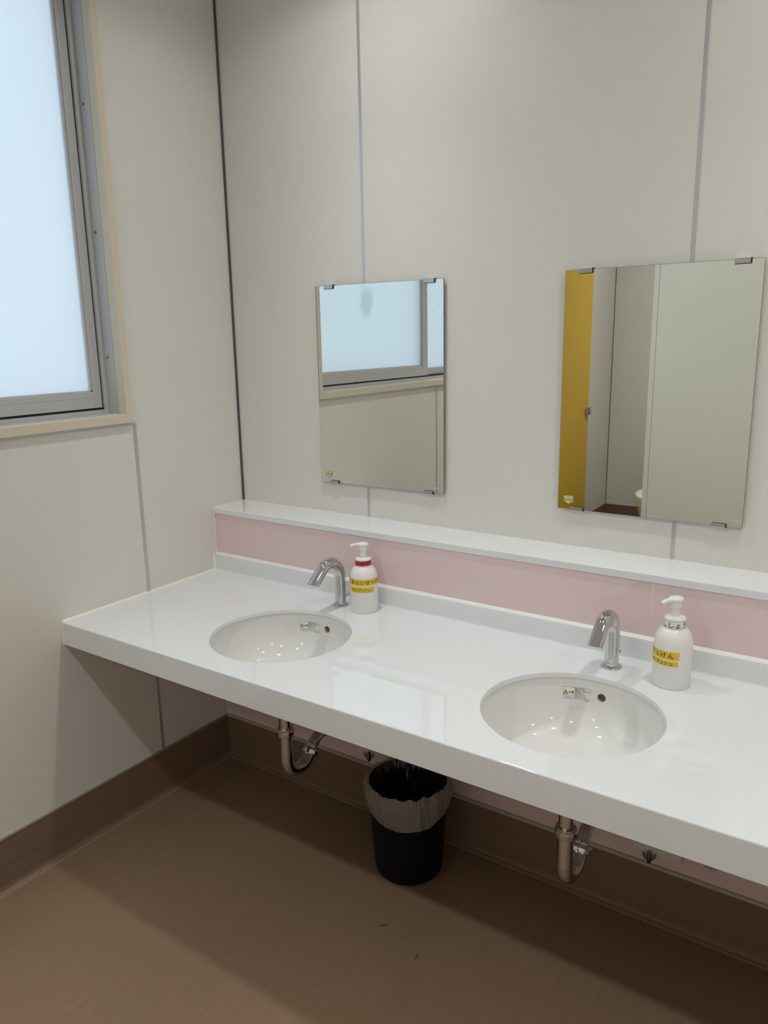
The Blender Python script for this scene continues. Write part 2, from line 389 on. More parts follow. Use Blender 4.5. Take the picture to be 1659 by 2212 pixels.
for (y0, y1) in ((WY0-0.0042, WY0+0.003), (WY1-0.003, WY1+0.004)):
    box(bm, -0.14, -0.019, y0, y1, WZ0, WZ1)
box(bm, -0.070, -0.059, WY0-0.0175, WY0-0.0040, WZ0+0.003, WZ1-0.003, bev=0.0006)
box(bm, -0.076, -0.059, WY1+0.0040, WY1+0.0125, WZ0+0.003, WZ1-0.003, bev=0.0006)
box(bm, -0.14, -0.019, WY1, WY0, WZ0-0.004, WZ0+0.0032)
box(bm, -0.070, -0.060, WY1+0.0125, WY0-0.0125, WZ0+0.0032, WZ0+0.0140, bev=0.0006)
box(bm, -0.106, -0.102, WY1+0.0125, WY0-0.0125, WZ0+0.0032, WZ0+0.0150)
box(bm, -0.14, -0.019, WY1, WY0, WZ1-0.006, WZ1+0.002)
box(bm, -0.14, -0.12, WY1, WY0, WZ0, WZ0+0.03)
wl('window_frame', bm, 'alum')
wl('track_gap_shade', bx(-0.1, -0.0705, WY1+0.005, WY0-0.0045, WZ0+0.0032, WZ0+0.018), 'black')  # black filler in the open gap paints its shade
wl('track_gap_shade', bx(-0.1, -0.0705, WY0-0.0225, WY0-0.0045, WZ0+0.0032, WZ1-0.006), 'black')
for zz in (1.415, 1.76, 2.09, 2.37):
    bm = bmesh.new(); tube(bm, [(-0.046, WY0-0.0035, zz), (-0.046, WY0-0.0054, zz)], [0.0042, 0.0034], n=16)
    wl('screw', bm, 'alum_line', smooth=True)
def sash(y0, y1, xf, z0, z1, pane, st, rail, sm):
    bm = bmesh.new(); xb = xf-0.026; r = 0.0012
    box(bm, xb, xf, y0-st, y0, z0, z1, bev=r); box(bm, xb, xf, y1, y1+sm, z0, z1, bev=r)
    box(bm, xb, xf-0.0008, y1+sm-0.0006, y0-st+0.0006, z0, z0+rail*0.62, bev=r)
    box(bm, xb, xf-0.0016, y1+sm-0.0006, y0-st+0.0006, z0+rail*0.62, z0+rail, bev=r)
    box(bm, xb, xf, y1+sm, y0-st, z1-0.045, z1, bev=r)
    # slim glazing bead round the pane
    box(bm, xb+0.006, xf-0.006, y0-st-0.006, y0-st, z0+rail, z1-0.045); box(bm, xb+0.006, xf-0.006, y1+sm, y1+sm+0.006, z0+rail, z1-0.045)
    box(bm, xb+0.006, xf-0.006, y1+sm, y0-st, z0+rail, z0+rail+0.003)
    s = wl('sash', bm, 'alum')
    p = wl('pane', bx(xf-0.0145, xf-0.0115, y1+sm, y0-st, z0+rail-0.002, z1-0.043), pane, s)
    return s
sash(-0.4862, -1.392, -0.0690, 1.2705, 2.405, 'frost', 0.0255, 0.0480, 0.045)
sash(-1.347, -2.282, -0.0970, 1.2705, 2.405, 'wire_glass', 0.0440, 0.0300, 0.03)

# ------------------------------------------------------------------ ledge above the tiles
led = thing('ledge_shelf', 'long white glossy ledge running along the wall below both mirrors', 'shelf', (1.6, -0.07, ZS-0.0187))
def at(o, parent):   # keep world coordinates while parenting to an unrotated empty
    o.parent = parent; o.matrix_parent_inverse = Matrix.Translation(-Vector(parent.location)); return o
bm = bmesh.new()
r = 0.0022
sweep_x(bm, [(-0.0005, ZS-0.0185), (-0.1471, ZS-0.0185), (-0.1471, ZS-r), (-0.1471+r*0.3, ZS-r*0.3), (-0.1471+r, ZS), (-0.0005, ZS)], 0.0015, XR-0.001)
at(link('ledge_board', bm, 'counter'), led)
bm = bmesh.new(); box(bm, 0.0005, 0.0035, -0.1475, -0.0005, ZS-0.019, ZS+0.0015); box(bm, 0.0005, XR-.001, -0.0030, -0.0005, ZS-0.001, ZS+0.0015)
box(bm, 0.0005, 0.0045, YT-0.0025, YT, ZC+0.055, ZS-0.019)
at(link('caulk_bead', bm, 'caulk', smooth=False), led)

# ------------------------------------------------------------------ worktop
top = thing('vanity_counter', 'long white glossy worktop with two round cut-outs and an upstand', 'counter', (1.6, -0.45, 0.627))
bm = bmesh.new(); TT = 0.0125
xs = [0.0015, (BASINS[0][0]+BASINS[1][0])/2, 2.0]
for i, (cx, cy) in enumerate(BASINS):
    rings = [(RB+0.0022, ZC), (RB+0.0007, ZC-0.0006), (RB, ZC-0.0022), (RB, ZC-TT+0.001), (RB+0.001, ZC-TT)]
    holed_plate(bm, xs[i], xs[i+1], YE+0.0045, YT-0.0008, cx, cy, rings, ZC, n=128, bottom=ZC-TT)
box(bm, 2.0, XR-0.001, YE+0.0045, YT-0.0008, ZC-TT, ZC)
at(link('worktop', bm, 'counter', angle=30), top)
bm = bmesh.new(); r = 0.0035; arc = [(YE+r-r*math.cos(t), ZC-r+r*math.sin(t)) for t in [PI/2*k/6 for k in range(7)]]
sweep_x(bm, [(YE+0.022, 0.627), (YE+0.0012, 0.627), (YE, 0.6282)] + arc + [(YE+0.0045, ZC), (YE+0.0045, ZC-TT), (YE+0.022, ZC-TT)], 0.0015, XR-0.001)
at(link('front_apron', bm, 'counter', angle=40), top)
ups = thing('upstand', 'low pale upstand strip standing on the back edge of the worktop', 'backsplash', (1.6, -0.15, ZC))
bm = bmesh.new(); r = 0.002
cove = [(YU-0.006+0.006*math.sin(t), ZC+0.0002+0.006-0.006*math.cos(t)) for t in [PI/2*k/5 for k in range(6)]]
sweep_x(bm, [(YT-0.0006, ZC+0.0002), (YU-0.006, ZC+0.0002)] + cove[1:] + [(YU, 0.7517-r), (YU+r*0.3, 0.7517-r*0.3), (YU+r, 0.7517), (YT-0.0006, 0.7517)], 0.0015, XR-0.001)
at(link('upstand_strip', bm, 'counter', angle=40), ups)
bm = bmesh.new()
prism(bm, [(0.0001, ZC-0.002), (0.0050, ZC-0.002), (0.0050, ZC+0.0003), (0.0001, ZC+0.0045)], lambda u, v, d: (u, d, v), YE+0.002, YU-0.0002)
prism(bm, [(0.0001, YE-0.004), (0.0035, YE-0.0002), (0.0035, YE+0.004), (0.0001, YE+0.004)], lambda u, v, d: (u, v, d), 0.629, ZC+0.0030)
struct(link('trim_10', bm, 'caulk', smooth=False))
bm = bmesh.new(); prism(bm, [(0.0001, YU-0.0040), (0.0045, YU-0.0003), (0.0045, YU+0.002), (0.0001, YU+0.002)], lambda u, v, d: (u, v, d), ZC+0.0045, 0.7530)
prism(bm, [(YT-0.0002, 0.7565), (YT-0.0045, 0.7512), (YT-0.0002, 0.7505)], lambda u, v, d: (d, u, v), 0.002, XR-0.002)
at(link('caulk_bead', bm, 'caulk', smooth=False), ups)

# ------------------------------------------------------------------ wash basins
INNER = [(0.1925, -0.0135), (0.1925, -0.022), (0.1915, -0.040), (0.189, -0.062), (0.184, -0.084), (0.175, -0.104), (0.160, -0.122), (0.138, -0.135), (0.108, -0.144), (0.075, -0.149), (0.045, -0.152), (0.024, -0.1535)]
def smooth_prof(P, n=4):
    out = []
    for i in range(len(P)-1):
        p0, p1, p2, p3 = P[max(i-1, 0)], P[i], P[i+1], P[min(i+2, len(P)-1)]
        for k in range(n):
            t = k/n
            out.append(tuple(0.5*((2*p1[j]) + (-p0[j]+p2[j])*t + (2*p0[j]-5*p1[j]+4*p2[j]-p3[j])*t*t + (-p0[j]+3*p1[j]-3*p2[j]+p3[j])*t**3) for j in (0, 1)))
    return out + [P[-1]]
INP = smooth_prof(INNER)
def r_at(z):
    for (r1, z1), (r2, z2) in zip(INP, INP[1:]):
        if z2 <= z <= z1: return r1 + (r2-r1)*(z1-z)/(z1-z2) if z1 > z2 else r1
    return INP[0][0]
def make_basin(label):
    root = thing('wash_basin', label, 'sink', (0, 0, 0), 0, 'undermounted round basins in the worktop')
    bm = bmesh.new()
    outer = [(r+0.010, z-(0.004 if i > 20 else 0)) for i, (r, z) in enumerate(INP)]
    prof = INP + [(0.024, -0.170), (0.055, -0.168)] + [(r+0.009, z-0.010) for r, z in INP[::-1] if r > 0.07] + [(0.212, -0.024), (0.212, -0.0135)]
    lathe(bm, prof, n=128, closed=True)
    bowl = link('bowl', bm, 'ceramic', root, angle=50)
    cb = bmesh.new(); zc = -0.052
    tube(cb, [(0.002, 0.150, zc), (0.002, 0.230, zc)], 0.0098, n=40)
    cutter = link('cutter', cb, 'ceramic')
    md = bowl.modifiers.new('cut', 'BOOLEAN'); md.object = cutter; md.operation = 'DIFFERENCE'; md.solver = 'EXACT'
    dg = bpy.context.evaluated_depsgraph_get(); dg.update()
    me = bpy.data.meshes.new_from_object(bowl.evaluated_get(dg)); bowl.modifiers.clear(); old = bowl.data; bowl.data = me
    bpy.data.objects.remove(cutter); bpy.data.meshes.remove(old); me.name = 'bowl'
    for p in me.polygons: p.use_smooth = True
    me.set_sharp_from_angle(angle=math.radians(45))
    # hollow behind the overflow opening, with a soft lip
    bm = bmesh.new(); tube(bm, [(0.002, 0.1955, zc), (0.002, 0.207, zc)], [0.0096, 0.0092], n=32, caps=False)
    v = [bm.verts.new((0.002+0.0097*math.cos(2*PI*k/32), 0.2065, zc+0.0097*math.sin(2*PI*k/32))) for k in range(32)]; bm.faces.new(v)
    link('overflow_hole', bm, 'dark', root)
    bm = bmesh.new(); lathe(bm, [(0.0, -0.1515), (0.016, -0.1518), (0.0205, -0.1522), (0.0238, -0.1530), (0.0238, -0.158), (0, -0.158)], n=40)
    link('drain', bm, 'chrome', root)
    # caution sticker curved onto the bowl, left of the overflow opening
    ZM, AM = -0.0525, math.radians(90+16.6)
    def onb(u, v, off=0.0004):
        z = ZM+v; rad = r_at(z)-off; a = AM-u/0.19
        return (rad*math.cos(a), rad*math.sin(a), z)
    def patch(bm, u0, u1, v0, v1, off, mi=0, nu=14, nv=6):
        g = [[bm.verts.new(onb(u0+(u1-u0)*i/nu, v0+(v1-v0)*j/nv, off)) for j in range(nv+1)] for i in range(nu+1)]
        for i in range(nu):
            for j in range(nv): bm.faces.new((g[i][j], g[i+1][j], g[i+1][j+1], g[i][j+1])).material_index = mi
    bm = bmesh.new(); patch(bm, -0.0325, 0.0325, -0.0155, 0.0165, 0.0003)
    st = link('caution_sticker', bm, 'paper', root); st['label'] = 'white caution sticker with a yellow warning triangle'
    bm = bmesh.new(); w = 0.0005
    for a in ((-0.0305, 0.0305, 0.0145, 0.0145+w), (-0.0305, 0.0305, -0.0125, -0.0125+w), (-0.0305, -0.0305+w, -0.0125, 0.0145), (0.0305-w, 0.0305, -0.0125, 0.0145), (-0.0050, -0.0050+w, -0.0125, 0.0145), (-0.0305, -0.0050, -0.0065, -0.0065+w)):
        patch(bm, *a, 0.00055, nu=8, nv=2)
    link('border', bm, 'ink', st)
    bm = bmesh.new()
    prism(bm, [(-0.0295, -0.0020), (-0.0195, -0.0020), (-0.0245, 0.0075)], lambda u, v, d: onb(u, v, d), 0.0005, 0.0006)
    link('warning_triangle', bm, 'warn', st, smooth=False)
    bm = bmesh.new()
    for p, q in (((-0.0300, -0.0023), (-0.0190, -0.0023)), ((-0.0190, -0.0023), (-0.0245, 0.0082)), ((-0.0245, 0.0082), (-0.0300, -0.0023))):
        tube(bm, [onb(*p, 0.0006), onb(*q, 0.0006)], 0.00045, n=6)
    tube(bm, [onb(-0.0245, 0.0045, 0.0007), onb(-0.0245, 0.0010, 0.0007)], 0.0006, n=6); tube(bm, [onb(-0.0245, -0.0003, 0.0007), onb(-0.0245, -0.0010, 0.0007)], 0.0006, n=6)
    def tx(s, size, u, v, sp=1.0):
        for k_, (ox, oy) in enumerate(((-0.018, 0), (0.018, 0), (0, 0.018))):
            t = text_bm(s, size, sp, cell=0); warp(t, lambda x, y: onb(u+x+ox*size, v+y+oy*size, 0.00065+0.00002*k_)); merge(bm, t)
    tx('注意', 0.0064, -0.0122, 0.0030)
    tx('必ず守る', 0.0035, -0.0178, -0.0094)
    rows = ['陶器に熱湯を注がない。', '陶器にのったり物を落とさない', '陶器が破損し、けがをする', 'おそれがあります。', '排水口をふさいだまま', '使用しないでください。', '水があふれることがあります。']
    for i, s in enumerate(rows):
        t = text_bm(s, 0.00245, 1.0, cell=0, bold=0.00003); w_ = max(v.co.x for v in t.verts)
        me_ = bpy.data.meshes.new('row'); t.to_mesh(me_)
        for k_ in (0, 1):
            t2 = bmesh.new(); t2.from_mesh(me_); warp(t2, lambda x, y: onb(-0.0036+w_+x+k_*0.00009, 0.0122-i*0.0035+y, 0.00065+0.00002*k_)); merge(bm, t2)
        t.free(); bpy.data.meshes.remove(me_)
    tx('TE-00000', 0.0022, 0.0235, -0.0140)
    link('lettering', bm, 'ink', st, smooth=False)
    return root
b1 = make_basin('round white basin set in the worktop at the left, under the narrower-looking left faucet')
b1.location = (BASINS[0][0], BASINS[0][1], ZC)
b1['label'] = 'round white basin nearest the window wall, sunk into the worktop'
b2 = copy_tree(b1); b2.location = (BASINS[1][0], BASINS[1][1], ZC)
b2['label'] = 'round white basin in the right foreground, under the mirror showing a yellow door'

# ------------------------------------------------------------------ faucets
def make_faucet(label):
    root = thing('faucet', label, 'faucet', (0, 0, 0), 0, 'chrome sensor faucets on the worktop')
    ph = math.radians(41); RAD = 0.0165
    det = -(1+math.sin(ph))*math.sin(ph)-math.cos(ph)*(math.cos(ph)-1)
    R = (-0.1215*math.sin(ph)+0.0455*math.cos(ph))/det; L = ((1+math.sin(ph))*-0.0455-(math.cos(ph)-1)*0.1215)/det
    h = 0.138-R
    pts = [(0, 0, 0.004), (0, 0, 0.03), (0, 0, h*0.7), (0, 0, h)]
    N = 30
    for k in range(1, N+1):
        a = (PI/2+ph)*k/N
        pts.append((0, -R+R*math.cos(a), h+R*math.sin(a)))
    e = Vector(pts[-1]); d = Vector((0, -math.cos(ph), -math.sin(ph)))
    for q in (0.3, 0.6, 1.0): pts.append(tuple(e+d*L*q))
    bm = bmesh.new(); tube(bm, pts, RAD, n=48, caps=False)
    # outlet cut at a slant so that it faces further down than the spout
    tip = Vector(pts[-1]); cn = Vector((0, -math.cos(math.radians(66)), -math.sin(math.radians(66))))
    slant = lambda q: q + d*((tip-q).dot(cn)/d.dot(cn))
    last = [v for v in bm.verts if abs((v.co-tip).dot(d)) < 1e-5]
    for v in last: v.co = slant(v.co)
    a = Vector((1, 0, 0)); b = d.cross(a).normalized()
    prev = None
    for rr_, ss in ((RAD, 0), (RAD-0.0004, 0.0008), (RAD-0.0016, 0.0010), (RAD-0.0024, 0.0004), (RAD-0.003, -0.006)):
        ring = [bm.verts.new(slant(tip+(a*math.cos(2*PI*k/48)+b*math.sin(2*PI*k/48))*rr_)+d*ss) for k in range(48)]
        if prev:
            for k in range(48): bm.faces.new((prev[k], prev[(k+1) % 48], ring[(k+1) % 48], ring[k]))
        prev = ring
    bmesh.ops.remove_doubles(bm, verts=bm.verts, dist=0.00003)
    link('spout', bm, 'chrome', root, angle=50)
    bm = bmesh.new(); o = [bm.verts.new(slant(tip+(a*math.cos(2*PI*k/32)+b*math.sin(2*PI*k/32))*0.0134)-d*0.004) for k in range(32)]; bm.faces.new(o)
    link('outlet', bm, 'dark', root)
    bm = bmesh.new(); lathe(bm, [(0.0, 0.0), (0.0243, 0.0), (0.0245, 0.0006), (0.0244, 0.0026), (0.0235, 0.0036), (0.0195, 0.0042), (0.0175, 0.0052), (0.0, 0.0054)], n=64)
    link('base_flange', bm, 'chrome', root, angle=40)
    bm = bmesh.new(); tube(bm, [(0.004, 0.012, 0.021), (0.0075, 0.028, 0.026), (0.0095, 0.036, 0.0285)], [0.0022, 0.0022, 0.0026], n=12)
    link('lever_pin', bm, 'chrome', root)
    t = text_bm('TOTO', 0.0052, 1.05, cell=0.001); a0 = math.radians(-92)
    warp(t, lambda x, y: ((RAD+0.0002)*math.cos(a0+x/RAD), (RAD+0.0002)*math.sin(a0+x/RAD), 0.0125+y))
    link('lettering', t, 'brass', root, smooth=False)
    return root
f1 = make_faucet('curved chrome faucet on the worktop beside the red-collared soap bottle'); f1.location = (0.5846, -0.2146, ZC)
f2 = copy_tree(f1); f2.location = (1.3888, -0.2226, ZC); f2['label'] = 'curved chrome faucet on the worktop beside the white-collared soap bottle'

# ------------------------------------------------------------------ soap bottles
def make_bottle(label, x, y, r, view_az, spout_az, tapes):
    root = thing('soap_bottle', label, 'soap dispenser', (x, y, ZC), 0, 'foam soap bottles on the worktop')
    k = r/0.0403
    bm = bmesh.new()
    prof = [(0, 0.0008), (0.036, 0.0008), (0.0385, 0.0), (0.0398, 0.0016), (0.0403, 0.004), (0.0403, 0.092), (0.0399, 0.101), (0.0386, 0.1095), (0.0360, 0.1175), (0.0322, 0.1240), (0.0275, 0.1290), (0.0236, 0.1315), (0.0222, 0.1325), (0, 0.1325)]
    lathe(bm, [(a*k, z*k) for a, z in smooth_prof(prof[4:12], 3)][:0] + [(a*k, z*k) for a, z in prof], n=72)
    link('body', bm, 'plastic', root, angle=60)
    bm = bmesh.new(); lathe(bm, [(a*k, z*k) for a, z in [(0, 0.1318), (0.0225, 0.1318), (0.0232, 0.1326), (0.0232, 0.1520), (0.0224, 0.1545), (0.0205, 0.1562), (0.0150, 0.1576), (0.0115, 0.1580), (0, 0.1580)]], n=64)
    link('collar', bm, 'plastic_gloss', root, angle=50)
    bm = bmesh.new(); lathe(bm, [(a*k, z*k) for a, z in [(0, 0.157), (0.0097, 0.157), (0.0097, 0.176), (0.0118, 0.1765), (0.0124, 0.1775), (0.0126, 0.189), (0.0122, 0.1905), (0, 0.1905)]], n=48)
    link('pump_stem', bm, 'plastic_gloss', root, angle=40)
    # press cap drawn out into a nozzle: cross-sections along the nozzle axis
    bm = bmesh.new(); rings = []
    secs = [(-0.0158, 0.001, 0.1935, 0.001), (-0.0152, 0.0065, 0.1935, 0.0036), (-0.0125, 0.0100, 0.1938, 0.0052), (-0.0075, 0.0134, 0.1940, 0.0060), (0.0, 0.0152, 0.1941, 0.0062), (0.0075, 0.0134, 0.1941, 0.0060), (0.0125, 0.0098, 0.1940, 0.0055), (0.0165, 0.0070, 0.1938, 0.0049), (0.0215, 0.0052, 0.1933, 0.0043), (0.0290, 0.0052, 0.1922, 0.0044), (0.0345, 0.0050, 0.1903, 0.0042), (0.0370, 0.0048, 0.1890, 0.0040)]
    n = 28; ca, sa = math.cos(spout_az), math.sin(spout_az)
    for u, hw, zc, hh in secs:
        ring = []
        for q in range(n):
            t = 2*PI*q/n; c, s = math.cos(t), math.sin(t)
            v = hw*math.copysign(abs(c)**0.75, c); w = zc+hh*(math.copysign(abs(s)**0.75, s) if s > 0 else math.copysign(abs(s)**0.6, s)*0.85)
            ring.append(bm.verts.new(((u*ca-v*sa)*k, (u*sa+v*ca)*k, w*k)))
        rings.append(ring)
    for A, B in zip(rings, rings[1:]):
        for q in range(n): bm.faces.new((A[q], A[(q+1) % n], B[(q+1) % n], B[q]))
    bm.faces.new(rings[0][::-1]); bm.faces.new(rings[-1])
    link('pump_head', bm, 'plastic_gloss', root, angle=60)
    e = Vector((0.0372*ca, 0.0372*sa, 0.1878))*k; bm = bmesh.new(); tube(bm, [e, e+Vector((ca, sa, -0.6)).normalized()*0.0012], 0.0022, n=14); link('nozzle_hole', bm, 'dark', root)
    bm = bmesh.new(); lathe(bm, [(0.0228*k, 0.1312*k), (0.02335*k, 0.1316*k), (0.0228*k, 0.1321*k)], n=48); link('grime_ring', bm, 'grime', root)
    for name, m, rad, a0, a1, z0, z1, tilt, texts, border, lab in tapes:
        rad = rad*k+0.00025; bm = bmesh.new(); nu = 40
        f = lambda a, z, off=0.0: ((rad+off)*math.cos(view_az+a), (rad+off)*math.sin(view_az+a), (z+tilt*a)*k)
        A = [bm.verts.new(f(a0+(a1-a0)*i/nu, z0)) for i in range(nu+1)]; B = [bm.verts.new(f(a0+(a1-a0)*i/nu, z1)) for i in range(nu+1)]
        for i in range(nu): bm.faces.new((A[i], A[i+1], B[i+1], B[i]))
        tp = link(name, bm, m, root); tp['label'] = lab
        bm = bmesh.new()
        if border:
            for zb in (z0+0.0015, z1-0.0013):
                A = [bm.verts.new(f(a0+(a1-a0)*i/nu, zb-0.00018, 0.0001)) for i in range(nu+1)]; B = [bm.verts.new(f(a0+(a1-a0)*i/nu, zb+0.00018, 0.0001)) for i in range(nu+1)]
                for i in range(nu): bm.faces.new((A[i], A[i+1], B[i+1], B[i]))
        for ch, ac, zc, size in texts:
            t = text_bm(ch, size*k, cell=0.0018, bold=size*0.012, em=True)
            warp(t, lambda x, y: f(ac+x/rad, zc+y/k, 0.0002)); merge(bm, t)
        link('lettering', bm, 'ink', tp, smooth=False)
    return root
D = math.radians
def chars(s, a0, da, z, size): return [(c, D(a0+da*i), z, size) for i, c in enumerate(s)]
V1, V2 = math.atan2(-1.699, 1.241), math.atan2(-1.67, 0.38)
make_bottle('white pump soap bottle with a red collar tape, beside the left faucet', 0.6668, -0.2103, 0.0403, V1, math.atan2(-0.60, -0.80), [
    ('collar_tape', 'red_tape', 0.0232, D(-74), D(76), 0.1360, 0.1505, 0.0004, chars('イレC棟2階', -63, 19.6, 0.1432, 0.0098), False, 'red tape with black writing'),
    ('label_tape', 'yellow_tape', 0.0403, D(-120), D(102), 0.0835, 0.1010, 0.0, chars('てあらいせっけん', -70, 21.5, 0.0922, 0.0135), False, 'wide yellow tape with black writing'),
    ('label_tape', 'yellow_tape', 0.0403, D(-66), D(43), 0.0628, 0.0788, 0.0, chars('※１プッシュ', -46, 13.4, 0.0708, 0.0098), False, 'short yellow tape with black writing')])
make_bottle('white pump soap bottle with a white lettered collar tape, beside the right faucet', 1.5285, -0.2389, 0.0409, V2, math.atan2(-0.93, -0.72), [
    ('collar_tape', 'white_tape', 0.0232, D(-100), D(100), 0.1330, 0.1518, 0.0, chars('ししょう', -57, 37.5, 0.1418, 0.0150), True, 'white bordered tape with black writing'),
    ('label_tape', 'yellow_tape', 0.0403, D(-150), D(20), 0.0695, 0.0872, 0.0, chars('てあらいせっけん', -167, 23.2, 0.0782, 0.0142), False, 'wide yellow tape with black writing'),
    ('label_tape', 'yellow_tape', 0.0403, D(-130), D(17), 0.0545, 0.0665, 0.0, chars('※１プッシュ', -75, 14.2, 0.0606, 0.0098), False, 'narrow yellow tape with black writing')])

# ------------------------------------------------------------------ mirrors
def make_mirror(label):
    root = thing('wall_mirror', label, 'mirror', (0, 0, 0), 0, 'frameless mirrors clipped to the wall')
    w, h, yb, yf = 0.45, 0.6002, -0.0062, -0.0118
    bm = bmesh.new(); box(bm, 0, w, yf, yb, 0, h, bev=0.0009, seg=2)
    for f in bm.faces: f.material_index = 0 if f.normal.y < -0.9 and f.calc_area() > 0.1 else 1
    bm.normal_update()
    big = max(bm.faces, key=lambda f: (f.calc_area(), -f.calc_center_median().y))
    for f in bm.faces: f.material_index = 1
    for f in bm.faces:
        if f.calc_area() > 0.2 and f.calc_center_median().y < yf+0.0001: f.material_index = 0
    link('glass', bm, ['mirror', 'mirror_edge'], root, smooth=False)
    for x0, topc in ((0.0355, True), (0.3880, True), (0.0355, False), (0.3805, False)):
        bm = bmesh.new(); cw = 0.0335; yo = yf-0.0032
        if topc:
            box(bm, x0, x0+cw, yo, yf-0.0002, h-0.0100, h+0.0022, bev=0.0010); box(bm, x0, x0+cw, yf-0.0008, -0.0004, h+0.0004, h+0.0022)
        else:
            box(bm, x0, x0+cw, yo, yf-0.0002, -0.0022, 0.0068, bev=0.0010); box(bm, x0, x0+cw, yf-0.0008, -0.0004, -0.0022, -0.0004)
        c = link('clip', bm, 'steel', root, smooth=False)
        bm = bmesh.new()
        if topc: box(bm, x0+cw, x0+cw+0.0022, yo+0.0002, -0.0004, h-0.0090, h+0.0022); box(bm, x0+0.001, x0+cw+0.0012, yo+0.0006, yf-0.0003, h-0.0108, h-0.0098)
        else: box(bm, x0+cw, x0+cw+0.0022, yo+0.0002, -0.0004, -0.0022, 0.0062); box(bm, x0+0.004, x0+cw+0.0012, yo+0.0006, yf-0.0003, 0.0067, 0.0076)
        link('gasket', bm, 'clip_edge', c, smooth=False)
    for s in [(x, z) for x in (0.05, 0.40) for z in (0.05, 0.55)]: pass
    sx, sz = 0.0158, 0.0125
    bm = bmesh.new()
    sh = lambda k: [(sx+0.0142-0.0142*k, sz+0.0230+(k-1)*0.0012), (sx+0.0142+0.0142*k, sz+0.0230+(k-1)*0.0012), (sx+0.0142+0.0142*k, sz+0.0085), (sx+0.0142, sz+0.0002+(1-k)*0.010), (sx+0.0142-0.0142*k, sz+0.0085)]
    prism(bm, sh(1.0), lambda u, v, d: (u, d, v), yf-0.0004, yf)
    st = link('shield_sticker', bm, 'shield_rim', root, smooth=False); st['label'] = 'small pale yellow shield sticker'
    bm = bmesh.new(); prism(bm, sh(0.84), lambda u, v, d: (u-0.0008, d, v), yf-0.0007, yf-0.0004); link('shield_face', bm, 'shield', st, smooth=False)
    bm = bmesh.new()
    for s, size, v in (('TOTO', 0.0038, 0.0185), ('耐 食 鏡', 0.0058, 0.0122)):
        t = text_bm(s, size, cell=0); warp(t, lambda x, y: (sx+0.0134+x, yf-0.0009, sz+v+y)); merge(bm, t)
    link('lettering', bm, 'ink', st, smooth=False)
    t = text_bm('TOTO', 0.0075, 1.0, cell=0); warp(t, lambda x, y: (0.4305+x, yf-0.0002, 0.0165+y)); link('maker_mark', t, 'etch', root, smooth=False)
    return root
m1 = make_mirror('frameless mirror nearest the window wall, reflecting the frosted window'); m1.location = (0.3654, 0, 1.0114)
m2 = copy_tree(m1); m2.location = (1.1609, 0, 1.0114); m2['label'] = 'frameless mirror reflecting a yellow door and part of a toilet'

# ------------------------------------------------------------------ drain traps under the basins
def make_trap(label):
    root = thing('drain_trap', label, 'pipe', (0, 0, 0), 0, 'chrome drain traps under the basins')
    RP = 0.0160
    bm = bmesh.new(); tube(bm, [(0, 0, -0.165), (0, 0, -0.30)], RP, n=36); link('tailpiece', bm, 'chrome_pipe', root)
    R = 0.0540; zc = 0.330-ZC; pts = [(0, 0, -0.292), (0, 0, -0.33), (0, 0, zc)]; N = 30; end = math.radians(142)
    for k in range(1, N+1):
        a = end*k/N; pts.append((0, R-R*math.cos(a), zc-R*math.sin(a)))
    e = Vector(pts[-1]); d = Vector((0, math.sin(end), -math.cos(end))); e2 = e+d*0.012; pts.append(tuple(e2))
    bm = bmesh.new(); tube(bm, pts, RP+0.0012, n=36); link('trap_bend', bm, 'chrome_pipe', root)
    # waste arm rising from the bend and turning to the wall
    p = [e2-d*0.006, e2, e2+d*0.012]; s = e2+d*0.016; R2 = 0.052; ang0 = math.atan2(d.z, d.y)
    c = s + Vector((0, math.sin(ang0), -math.cos(ang0)))*R2
    for k in range(0, 13):
        a = ang0*(1-k/12); p.append(c + Vector((0, -math.sin(a), math.cos(a)))*R2)
    p.append(Vector((0, 0.47+YT-0.004+0.011, p[-1].z)))
    bm = bmesh.new(); tube(bm, p, RP, n=36); link('waste_arm', bm, 'chrome_pipe', root)
    def nut(center, axis, name='slip_nut'):
        a = axis.normalized(); o = a.orthogonal().normalized(); b = a.cross(o); bm = bmesh.new()
        for (s0, s1, rad, n) in ((-0.0105, 0.0080, 0.0245, 10), (0.0080, 0.0125, 0.0222, 32)):
            A = [bm.verts.new(center+a*s0+(o*math.cos(2*PI*k/n)+b*math.sin(2*PI*k/n))*rad) for k in range(n)]
            B = [bm.verts.new(center+a*s1+(o*math.cos(2*PI*k/n)+b*math.sin(2*PI*k/n))*rad) for k in range(n)]
            f = [bm.faces.new(A[::-1]), bm.faces.new(B)] + [bm.faces.new((A[k], A[(k+1) % n], B[(k+1) % n], B[k])) for k in range(n)]
            bmesh.ops.bevel(bm, geom=list({q for x in f for q in x.edges}), offset=0.0016, segments=2, profile=0.5, affect='EDGES')
        return link(name, bm, 'chrome_pipe', root, angle=30)
    nut(Vector((0, 0, 0.412-ZC)), Vector((0, 0, 1))); nut(e2, d)
    bm = bmesh.new(); tube(bm, [(0, 0.47+YT-0.004+0.003, p[-1].z), (0, 0.47+YT-0.004+0.010, p[-1].z)], [0.026, 0.030], n=36); link('wall_flange', bm, 'chrome_pipe', root)
    return root
t1 = make_trap('chrome drain pipe under the worktop left of the black bin'); t1.location = (0.5866, -0.481, ZC); t1.rotation_euler = (0, 0, 0)
t2 = copy_tree(t1); t2.location = (1.3891, -0.482, ZC); t2.rotation_euler = (0, 0, 0); t2['label'] = 'chrome drain pipe under the worktop right of the black bin'

